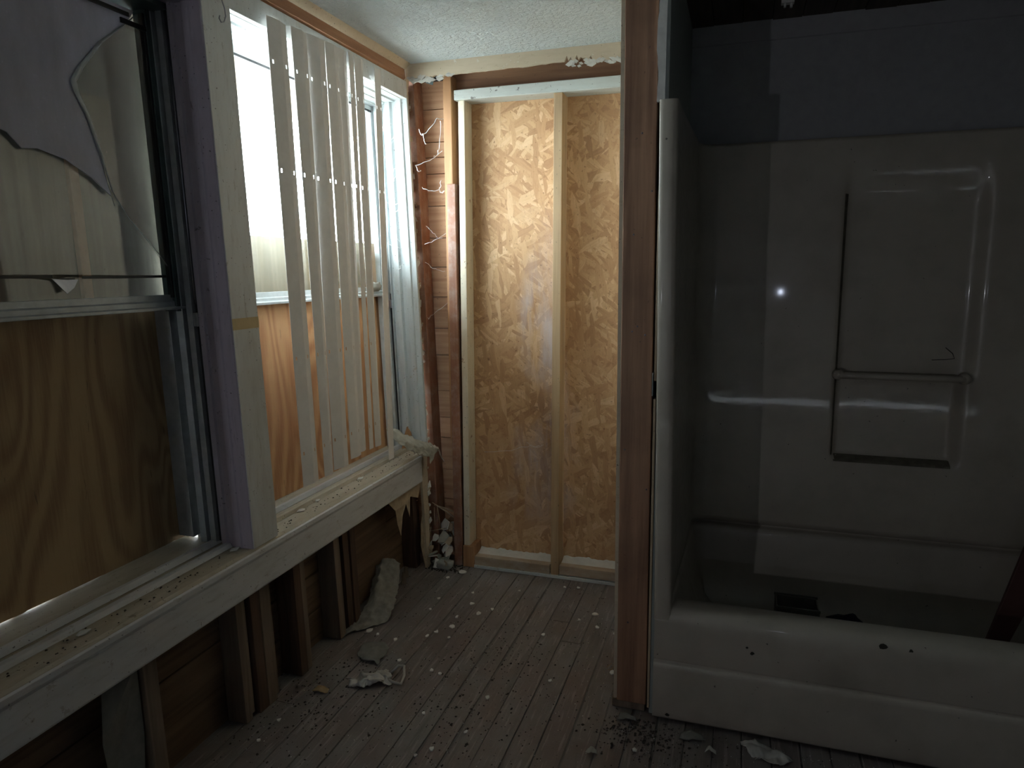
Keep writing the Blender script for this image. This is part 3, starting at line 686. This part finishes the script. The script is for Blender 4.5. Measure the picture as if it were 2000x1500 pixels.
# dried smear by the bar
t = [(.655, 2.829, 1.075), (.70, 2.829, 1.078), (.725, 2.828, 1.082), (.718, 2.829, 1.10), (.695, 2.829, 1.12)]
tube('dried_smear', t, .0012, 'tubdark', tb)
for xx, z in ((1.0, .3655), (1.012, .3655), (1.0, .362)): pass
for cx, cz, rr in ((.42, .352, .012), (.49, .350, .006), (.075, .272, .007), (.06, .288, .004), (-.165, .028, .007)):
    pts = [(cx+rr*U(.6, 1.2)*math.cos(a), 2.0595 if cz > .2 else 2.0525, cz+rr*.7*U(.6, 1.2)*math.sin(a)) for a in [q*math.pi/4 for q in range(8)]]
    slab('chipped_spot', pts, (0, .003, 0), 'tubdark', tb)

# items lying in the tub
sb = empty('plastic_box', (.24, 2.5, .09), 'small grey open plastic box lying in the tub near its left end', 'box')
boxes('box_shell', [(.160, .165, 2.46, 2.56, .0905, .247), (.296, .301, 2.46, 2.56, .0905, .24), (.165, .296, 2.552, 2.56, .0905, .244), (.21, .296, 2.46, 2.465, .0905, .238), (.165, .296, 2.46, 2.56, .0905, .10)], 'greybox', sb)
box('box_rim', (.158, .303, 2.457, 2.462, .236, .246), 'greybox', sb)
box('box_rim', (.158, .303, 2.558, 2.563, .24, .25), 'greybox', sb)
def lump(name, c, r, mat, seed=0, flat=1., amp=.35, nseg=16, ring=9):
    v, f = [], []
    for j in range(ring+1):
        th = math.pi*j/ring
        for i in range(nseg):
            ph = 2*math.pi*i/nseg; d = Vector((math.sin(th)*math.cos(ph), math.sin(th)*math.sin(ph), math.cos(th)))
            k = 1+amp*noise.noise(d*1.9+Vector((seed, seed*.7, 0))); p = Vector((d.x*r[0], d.y*r[1], d.z*r[2]))*k
            v.append((c[0]+p.x, c[1]+p.y, max(c[2]+p.z, c[2]-r[2]*flat)))
    for j in range(ring):
        for i in range(nseg): f.append((j*nseg+i, (j+1)*nseg+i, (j+1)*nseg+(i+1) % nseg, j*nseg+(i+1) % nseg))
    return put(name, v, f, mat, None, False, 0, True)
tag(lump('rag', (.39, 2.5, .145), (.085, .07, .08), 'navy', 3, .66), 'crumpled dark rag in the tub beside the grey box', 'rag')
tag(lump('rag', (1.00, 2.42, .17), (.12, .10, .13), 'navy', 8, .6), 'dark navy cloth bundle under the leaning red board', 'cloth')
o = slab('leaning_board', [(.765, 2.46, .095), (.815, 2.46, .093), (1.10, 2.66, .66), (.985, 2.66, .66)], (0, .016, 0), 'redboard', None, bev=.002)
tag(o, 'dark red board leaning in the tub at the right edge', 'board')
o = boxes('ceiling_hook', [(.085, .125, 2.64, 2.665, 2.262, 2.281), (.093, .100, 2.645, 2.66, 2.252, 2.262), (.112, .120, 2.645, 2.66, 2.250, 2.262)], 'chip')
tag(o, 'small white bracket fixed to the dark boards above the tub', 'bracket')

# bent wire hanging by the head of the mullion casing
o = tube('bent_wire', [lean(p) for p in [(-1.345, 1.745, 2.20), (-1.342, 1.752, 2.165), (-1.340, 1.765, 2.13), (-1.341, 1.768, 2.11), (-1.340, 1.757, 2.092), (-1.340, 1.745, 2.088), (-1.340, 1.738, 2.096), (-1.340, 1.742, 2.104)]], .0018, 'rod')
tag(o, 'thin bent wire hook hanging at the top of the grey white casing', 'wire')

# peeled paint sheet lying over the far end of the sill
def flap(name, ctrl, mat, label, cat, n=10, crinkle=.006, group=None, seed=0):
    """sheet spanned by rows of control points"""
    R_, C_ = len(ctrl), len(ctrl[0])
    def f(u, v_):
        a = u*(C_-1); b = v_*(R_-1); i = min(int(a), C_-2); j = min(int(b), R_-2); s1, s2 = a-i, b-j
        P = [Vector(ctrl[j][i]), Vector(ctrl[j][i+1]), Vector(ctrl[j+1][i]), Vector(ctrl[j+1][i+1])]
        p = (P[0]*(1-s1)+P[1]*s1)*(1-s2)+(P[2]*(1-s1)+P[3]*s1)*s2
        w = noise.noise_vector(p*38+Vector((seed, 0, 0)))*crinkle+noise.noise_vector(p*120)*crinkle*.3
        return tuple(p+w)
    o = grid(name, f, n*(C_-1), n*(R_-1), mat, None, False, True, .0012)
    return tag(o, label, cat, group)
flap('peeled_paint', [[(-1.405, 2.60, .745), (-1.40, 2.66, .735), (-1.385, 2.72, .70), (-1.37, 2.80, .655), (-1.345, 2.90, .615)],
                      [(-1.37, 2.61, .70), (-1.35, 2.66, .678), (-1.34, 2.74, .640), (-1.33, 2.82, .615), (-1.325, 2.95, .575)],
                      [(-1.35, 2.63, .672), (-1.34, 2.68, .635), (-1.33, 2.76, .598), (-1.32, 2.84, .56), (-1.33, 2.87, .53)]], 'wallpaper',
     'stiff curl of peeled speckled paint draped over the sill end by the corner', 'peeled paint', crinkle=.010)
flap('peeled_paint', [[(-1.335, 2.88, .60), (-1.335, 2.93, .60), (-1.33, 2.98, .57)], [(-1.33, 2.90, .585), (-1.325, 2.95, .57), (-1.32, 3.0, .50)]], 'gypsum',
     'narrow white paint flake hanging over the sill corner edge', 'peeled paint', crinkle=.006)
tag(lump('paper_wad', (-1.537, 2.80, 1.333), (.012, .045, .022), 'wallpaper', 6, .9, .6), 'grey wad of dirty cobweb and paper on the far window meeting rail', 'paper wad')
# chips on the sill
for k, (x_, y, mt, sz, lb) in enumerate(((-1.40, 1.655, 'chip', .022, 'white paint chip on the sill at the foot of the lilac jamb'), (-1.415, 2.02, 'chip', .024, 'pale paint chip on the sill below the first blind vane'), (-1.42, 2.13, 'gypsum', .016, 'small paint chip on the sill below the second blind vane'),
                                  (-1.40, 1.14, 'gypsum', .024, 'dull curled flake on the near sill before the plywood'), (-1.41, 2.42, 'chip', .022, 'paint flake on the sill below the blind vanes nearest the corner'))):
    z = .576
    pts = [(x_-LEAN*.57+sz*U(.6, 1.1)*math.cos(a)*.5, y+sz*U(.6, 1.1)*math.sin(a), z+.002*(q % 2)) for q, a in enumerate([q*math.pi/3 for q in range(6)])]
    tag(slab('paint_chip', pts, (0, 0, .002), mt), lb, 'paint chip')

# torn wallpaper sheet curled up against the left wall
flap('torn_wallpaper', [[(-1.475, 2.60, .125), (-1.455, 2.62, .15), (-1.42, 2.635, .15), (-1.385, 2.65, .125)],
                        [(-1.46, 2.52, .07), (-1.43, 2.53, .10), (-1.385, 2.55, .085), (-1.355, 2.57, .06)],
                        [(-1.425, 2.42, .035), (-1.395, 2.43, .05), (-1.355, 2.435, .05), (-1.315, 2.45, .03)],
                        [(-1.425, 2.28, .012), (-1.40, 2.31, .012), (-1.36, 2.335, .012), (-1.30, 2.37, .010)],
                        [(-1.428, 2.185, .010), (-1.420, 2.20, .008), (-1.41, 2.22, .007), (-1.40, 2.24, .006)]], 'floorpaper',
     'torn grey wallpaper sheet curling up against the studs under the window', 'wallpaper', crinkle=.009)
flap('paper_scrap', [[(-1.31, 2.19, .008), (-1.24, 2.21, .014), (-1.20, 2.19, .008)], [(-1.30, 2.12, .006), (-1.235, 2.13, .012), (-1.19, 2.10, .006)], [(-1.26, 2.085, .005), (-1.21, 2.08, .009), (-1.18, 2.07, .005)]], 'paperdark',
     'flat dirty paper scrap on the floor before the curled wallpaper', 'paper', crinkle=.008, seed=3)
flap('plastic_scrap', [[(-1.235, 1.955, .008), (-1.20, 1.985, .02), (-1.15, 2.02, .014), (-1.125, 2.045, .012)], [(-1.215, 1.93, .006), (-1.165, 1.955, .036), (-1.125, 1.99, .03), (-1.095, 2.01, .014)], [(-1.185, 1.925, .005), (-1.15, 1.93, .016), (-1.12, 1.95, .014), (-1.09, 1.97, .006)]], 'plastic',
     'crumpled milky plastic film lying on the floorboards', 'plastic film', crinkle=.016, seed=5)
tag(tube('plastic_loop', [(-1.115, 2.03, .010), (-1.10, 2.065, .022), (-1.075, 2.06, .028), (-1.055, 2.02, .020), (-1.05, 1.985, .008), (-1.08, 1.98, .014), (-1.105, 1.995, .012)], [.004, .005, .0045, .005, .0055, .005, .004], 'plastic'), 'twisted loop of plastic film beside the crumpled film', 'plastic film')
for k, (cx, cy, sz, mt, lb, cat) in enumerate(((-1.29, 1.88, .028, 'leaf', 'curled yellow-brown scrap on the floor left of the plastic film', 'scrap'), (-.285, 2.040, .030, 'paperdark', 'broken white plaster piece on the floor at the post foot', 'plaster'), (-.087, 2.008, .035, 'paperdark', 'flat pale splinter on the floor along the tub apron', 'scrap'),
                                              (-.03, 1.95, .016, 'wallpaper', 'small pale lump on the boards in front of the tub', 'plaster'), (-.362, 1.846, .018, 'wallpaper', 'fluffy grey-white lump on the floor left of the post', 'plaster'))):
    fl_ = lambda q: [(cx-sz*q, cy-sz*.6, .004), (cx, cy-sz*.7, .012), (cx+sz*q, cy-sz*.4, .005)]
    flap('floor_scrap', [fl_(1), [(cx-sz*.8, cy, .010), (cx, cy+.003, .02), (cx+sz*.9, cy, .010)], [(cx-sz*.5, cy+sz*.5, .004), (cx, cy+sz*.6, .010), (cx+sz*.6, cy+sz*.5, .004)]], mt, lb, cat, n=6, crinkle=.007, seed=k*2.)
flap('plastic_scrap', [[(.05, 2.02, .005), (.10, 2.035, .012), (.13, 2.03, .006)], [(.075, 1.98, .005), (.12, 1.985, .014), (.20, 1.99, .006)], [(.10, 1.955, .004), (.15, 1.95, .008), (.19, 1.965, .004)]], 'plastic',
     'wrinkled grey plastic film on the boards before the tub apron', 'plastic film', crinkle=.012, seed=9)

# plaster chips
CH = [(-1.193, 2.9), (-1.233, 2.823), (-1.068, 2.71), (-1.031, 2.615), (-0.976, 2.542), (-0.934, 2.593), (-1.052, 2.487), (-1.039, 2.408), (-1.188, 2.617), (-1.183, 2.516), (-0.878, 2.789), (-0.635, 2.896), (-0.695, 2.883), (-0.517, 2.675), (-0.488, 2.573), (-0.412, 2.543), (-0.569, 2.609), (-0.375, 2.277), (-0.951, 2.088), (-0.988, 2.1), (-1.335, 2.283), (-1.292, 2.267), (-1.209, 2.252), (-1.104, 2.313), (-1.083, 2.352), (-1.018, 2.327), (-1.331, 1.598), (-1.333, 1.7), (-0.815, 1.718), (-0.849, 1.679), (-0.911, 1.867), (-0.676, 2.453), (-0.743, 2.008), (-0.57, 2.161), (-0.747, 1.82), (-0.242, 1.892), (0.159, 2.006), (-1.127, 2.123)]
big = {0: 2.0, 3: 1.3, 4: 1.4, 13: 1.5, 14: .9, 17: 1.2, 20: 1.6, 7: 1.2}
for k, (cx, cy) in enumerate(CH):
    s_ = .0072*big.get(k, U(.6, 1.0)); a0 = U(0, 6)
    n = 7; top = [(cx+s_*U(.6, 1.25)*math.cos(a0+q*6.283/n)*1.2, cy+s_*U(.6, 1.25)*math.sin(a0+q*6.283/n)*1.5, .0015+U(0, .003)) for q in range(n)]
    o = slab('plaster_chip', top, (0, 0, .0035), 'chip')
    if k == 0: tag(o, 'largest white plaster chip on the floor near the far corner', 'plaster chip')
    else: tag(o, 'small white plaster chip lying loose on the worn floorboards', 'plaster chip', 'small plaster chips scattered over the floorboards')

# rubble in the far left corner
lbs = {}
for k in range(26):
    cx, cy, cz = U(-1.375, -1.245), U(2.90, 3.05), U(.01, .20)
    cz = min(cz, .03+.22*(cy-2.88)/.18)
    s_ = U(.014, .036); n_ = Vector((U(-1, 1), U(-1.5, .2), U(-.2, 1))).normalized(); a = n_.orthogonal().normalized(); b = n_.cross(a)
    pts = [tuple(Vector((cx, cy, cz+.012))+a*(s_*U(.5, 1.2)*math.cos(q*1.047))+b*(s_*U(.5, 1.2)*math.sin(q*1.047))) for q in range(6)]
    pts = [(p[0], p[1], max(p[2], .002)) for p in pts]
    o = slab('rubble_piece', pts, tuple(n_*.004), random.choice(['gypsum', 'wallpaper', 'paper', 'wallpaper']))
    tag(o, 'broken plaster or torn paper piece heaped in the far left corner', 'rubble', 'rubble pieces heaped in the far left corner')
tag(lump('plaster_lump', (-1.30, 2.925, .022), (.05, .032, .024), 'wallpaper', 4, .9, .5), 'rounded grey plaster lump at the foot of the corner rubble', 'plaster')
for k, (a, b) in enumerate((((-1.375, 2.98, .30), (-1.245, 3.02, .20)), ((-1.37, 2.99, .285), (-1.25, 3.03, .235)), ((-1.36, 2.97, .28), (-1.37, 3.0, .15)), ((-1.35, 2.98, .29), (-1.335, 3.0, .13)), ((-1.38, 2.97, .16), (-1.26, 3.0, .175)))):
    tag(tube('splinter', [a, ((a[0]+b[0])/2, (a[1]+b[1])/2-.004, (a[2]+b[2])/2+.006), b], [.002, .004, .003] if k < 2 else .0016, 'lath', None, False, 5), 'thin pale splinter sticking across the corner above the rubble', 'splinter', 'splinters above the corner rubble')
for k, (y, z) in enumerate(((2.76, 0), (2.70, 0))):
    o = slab('wood_sliver', [(-1.43+k*.02, y, .002), (-1.41+k*.02, y+.01, .002), (-1.413+k*.02, y+.012, .055-.01*k), (-1.425+k*.02, y+.005, .06)], (.003, 0, 0), 'stud_pale')
    tag(o, ('short wood sliver standing on the floor nearest the corner', 'short wood sliver standing beside the curled wallpaper')[k], 'wood sliver')

# dark crumbs on the floor
v, f = [], []
rs2 = random.Random(11)
def crumb(cx, cy, s_):
    k = len(v); h = s_*rs2.uniform(.5, 1.1); a0 = rs2.uniform(0, 6)
    for q in range(4): v.append((cx+s_*rs2.uniform(.6, 1.3)*math.cos(a0+q*1.57), cy+s_*rs2.uniform(.6, 1.6)*math.sin(a0+q*1.57), .0005))
    v.append((cx+s_*.2, cy, h+.0008))
    f.extend([(k, k+1, k+4), (k+1, k+2, k+4), (k+2, k+3, k+4), (k+3, k, k+4)])
for _ in range(900): crumb(rs2.uniform(-1.42, -.22), rs2.uniform(1.3, 2.96), rs2.uniform(.001, .0032))
for _ in range(260): crumb(rs2.gauss(-.80, .16), rs2.gauss(2.2, .17), rs2.uniform(.001, .0025)+.004*rs2.random()**4)
for _ in range(120): crumb(rs2.gauss(-.80, .12), rs2.gauss(1.85, .12), rs2.uniform(.001, .003)+.004*rs2.random()**4)
for _ in range(420):
    cx, cy = rs2.gauss(-.24, .07), rs2.gauss(1.99, .06)
    if cy < 2.045: crumb(cx, cy, rs2.uniform(.001, .003)+.004*rs2.random()**4)
for _ in range(200): crumb(rs2.uniform(-.25, .5), rs2.uniform(1.85, 2.035), rs2.uniform(.001, .003))
for _ in range(260): crumb(rs2.gauss(-1.28, .12), rs2.gauss(1.85, .16), rs2.uniform(.0015, .005))
for _ in range(160): crumb(rs2.uniform(-1.38, -1.2), rs2.uniform(2.88, 2.97), rs2.uniform(.002, .007))
o = put('dirt_crumbs', v, f, 'dirt'); tag(o, 'dark dirt crumbs strewn over the floorboards', 'dirt', kind='stuff')
v, f = [], []
for _ in range(500): crumb(rs2.uniform(-1.42, -.25), rs2.uniform(1.4, 2.96), rs2.uniform(.0008, .0022))
for _ in range(200): crumb(rs2.uniform(-.25, .5), rs2.uniform(1.80, 2.03), rs2.uniform(.0008, .002))
o = put('plaster_crumbs', v, f, 'chip'); tag(o, 'tiny white plaster crumbs dusted over the floorboards', 'plaster dust', kind='stuff')
v, f = [], []
def sill_crumb(x_, y, s_):
    k = len(v); a0 = rs2.uniform(0, 6)
    for q in range(4): v.append((x_-LEAN*.575+s_*math.cos(a0+q*1.57), y+s_*rs2.uniform(.8, 1.8)*math.sin(a0+q*1.57), .5745))
    v.append((x_-LEAN*.575, y, .575+s_*.8)); f.extend([(k, k+1, k+4), (k+1, k+2, k+4), (k+2, k+3, k+4), (k+3, k, k+4)])
for _ in range(160): sill_crumb(rs2.uniform(-1.42, -1.365), rs2.uniform(.8, 2.88), rs2.uniform(.001, .0035))
o = put('sill_crumbs', v, f, 'dirt'); tag(o, 'dark crumbs and grit lying along the window sill', 'dirt', kind='stuff')
# a dry twig tangle near the post
for k, (cx, cy) in enumerate(((-.39, 2.29),)):
    v, f = [], []
    for q in range(9):
        a = U(0, 6.28); L = U(.01, .03); p0 = (cx+U(-.02, .02), cy+U(-.02, .02), .003)
        p1 = (p0[0]+L*math.cos(a), p0[1]+L*math.sin(a), U(.004, .014)); k0 = len(v)
        for pp in (p0, p1): v += [(pp[0], pp[1], pp[2]), (pp[0]+.0012, pp[1], pp[2]), (pp[0], pp[1]+.0006, pp[2]+.0012)]
        f += [(k0, k0+1, k0+4, k0+3), (k0+1, k0+2, k0+5, k0+4), (k0+2, k0, k0+3, k0+5)]
    tag(put('dry_grass', v, f, 'leaf'), 'small tangle of dry grass stems on the floor near the post', 'dry grass', kind='stuff')

# cobwebs in the corner beyond the far window
def web(label, lines, rr=.0011):
    v, f = [], []
    for pts in lines:
        k0 = len(v); n = len(pts)
        for i, p in enumerate(pts):
            w = rr*(1+1.2*abs(noise.noise((p[0]*90, p[1]*90, p[2]*90))))
            for q in range(4):
                a = q*1.5708; v.append((p[0]+w*math.cos(a), p[1], p[2]+w*math.sin(a)))
        for i in range(n-1):
            for q in range(4): f.append((k0+i*4+q, k0+i*4+(q+1) % 4, k0+(i+1)*4+(q+1) % 4, k0+(i+1)*4+q))
    tag(put('cobweb', v, f, 'web', None, False, 0, True), label, 'cobweb', kind='stuff')
def strand(a, b, n=10, wob=.006, sag=.01):
    a, b = Vector(a), Vector(b)
    return [tuple(a.lerp(b, i/n)+noise.noise_vector((a+b)*9+Vector((i*.45, 0, 0)))*wob*(1 if 0 < i < n else 0)+Vector((0, 0, -sag*4*(i/n)*(1-i/n)))) for i in range(n+1)]
web('forked dusty cobweb strand across the upper corner planks', [strand((-1.35, 2.93, 1.99), (-1.30, 2.97, 2.06)), strand((-1.30, 2.97, 2.06), (-1.25, 3.05, 2.09)), strand((-1.35, 2.93, 1.99), (-1.378, 2.95, 2.015)), strand((-1.35, 2.93, 1.99), (-1.34, 2.94, 1.95)), strand((-1.31, 3.03, 2.06), (-1.305, 3.0, 1.94)), strand((-1.305, 3.0, 1.94), (-1.32, 2.97, 1.90))], .0013)
web('dusty cobweb strands from the broken drywall edge to the planks', [strand((-1.39, 2.93, 1.86), (-1.30, 3.02, 1.93)), strand((-1.39, 2.93, 1.86), (-1.375, 2.95, 1.84)), strand((-1.375, 2.96, 1.77), (-1.31, 3.0, 1.76)), strand((-1.31, 3.0, 1.76), (-1.30, 3.0, 1.80)), strand((-1.31, 3.0, 1.76), (-1.285, 3.0, 1.755))], .0012)
web('fine cobweb strands at the middle of the corner planks', [strand((-1.345, 2.95, 1.20), (-1.265, 3.04, 1.29)), strand((-1.345, 2.95, 1.20), (-1.36, 2.95, 1.19)), strand((-1.37, 2.96, 1.52), (-1.27, 3.0, 1.58), wob=.012), strand((-1.36, 2.96, 1.60), (-1.30, 3.0, 1.55), wob=.012), strand((-1.37, 2.96, 1.44), (-1.29, 3.0, 1.40), wob=.01)], .0006)
web('cobweb strands over the tracks of the far window jamb', [strand((-1.47, 2.80, 2.02), (-1.42, 2.91, 2.04)), strand((-1.47, 2.80, 2.02), (-1.475, 2.79, 1.99))]+[strand((U(-1.53, -1.47), 2.89, z), (U(-1.47, -1.43), 2.90, z+U(-.1, .1)), wob=.012) for z in [1.35+.06*q for q in range(11)]], .0008)
web('thin stray cobweb strands on the strand board', [strand((-1.13, 3.055, .55), (-.90, 3.055, .60), 14, .01), strand((-.90, 3.055, .60), (-.84, 3.055, .605), 10, .006), strand((-.92, 3.055, .61), (-.86, 3.055, .60), 10, .008)], .0006)
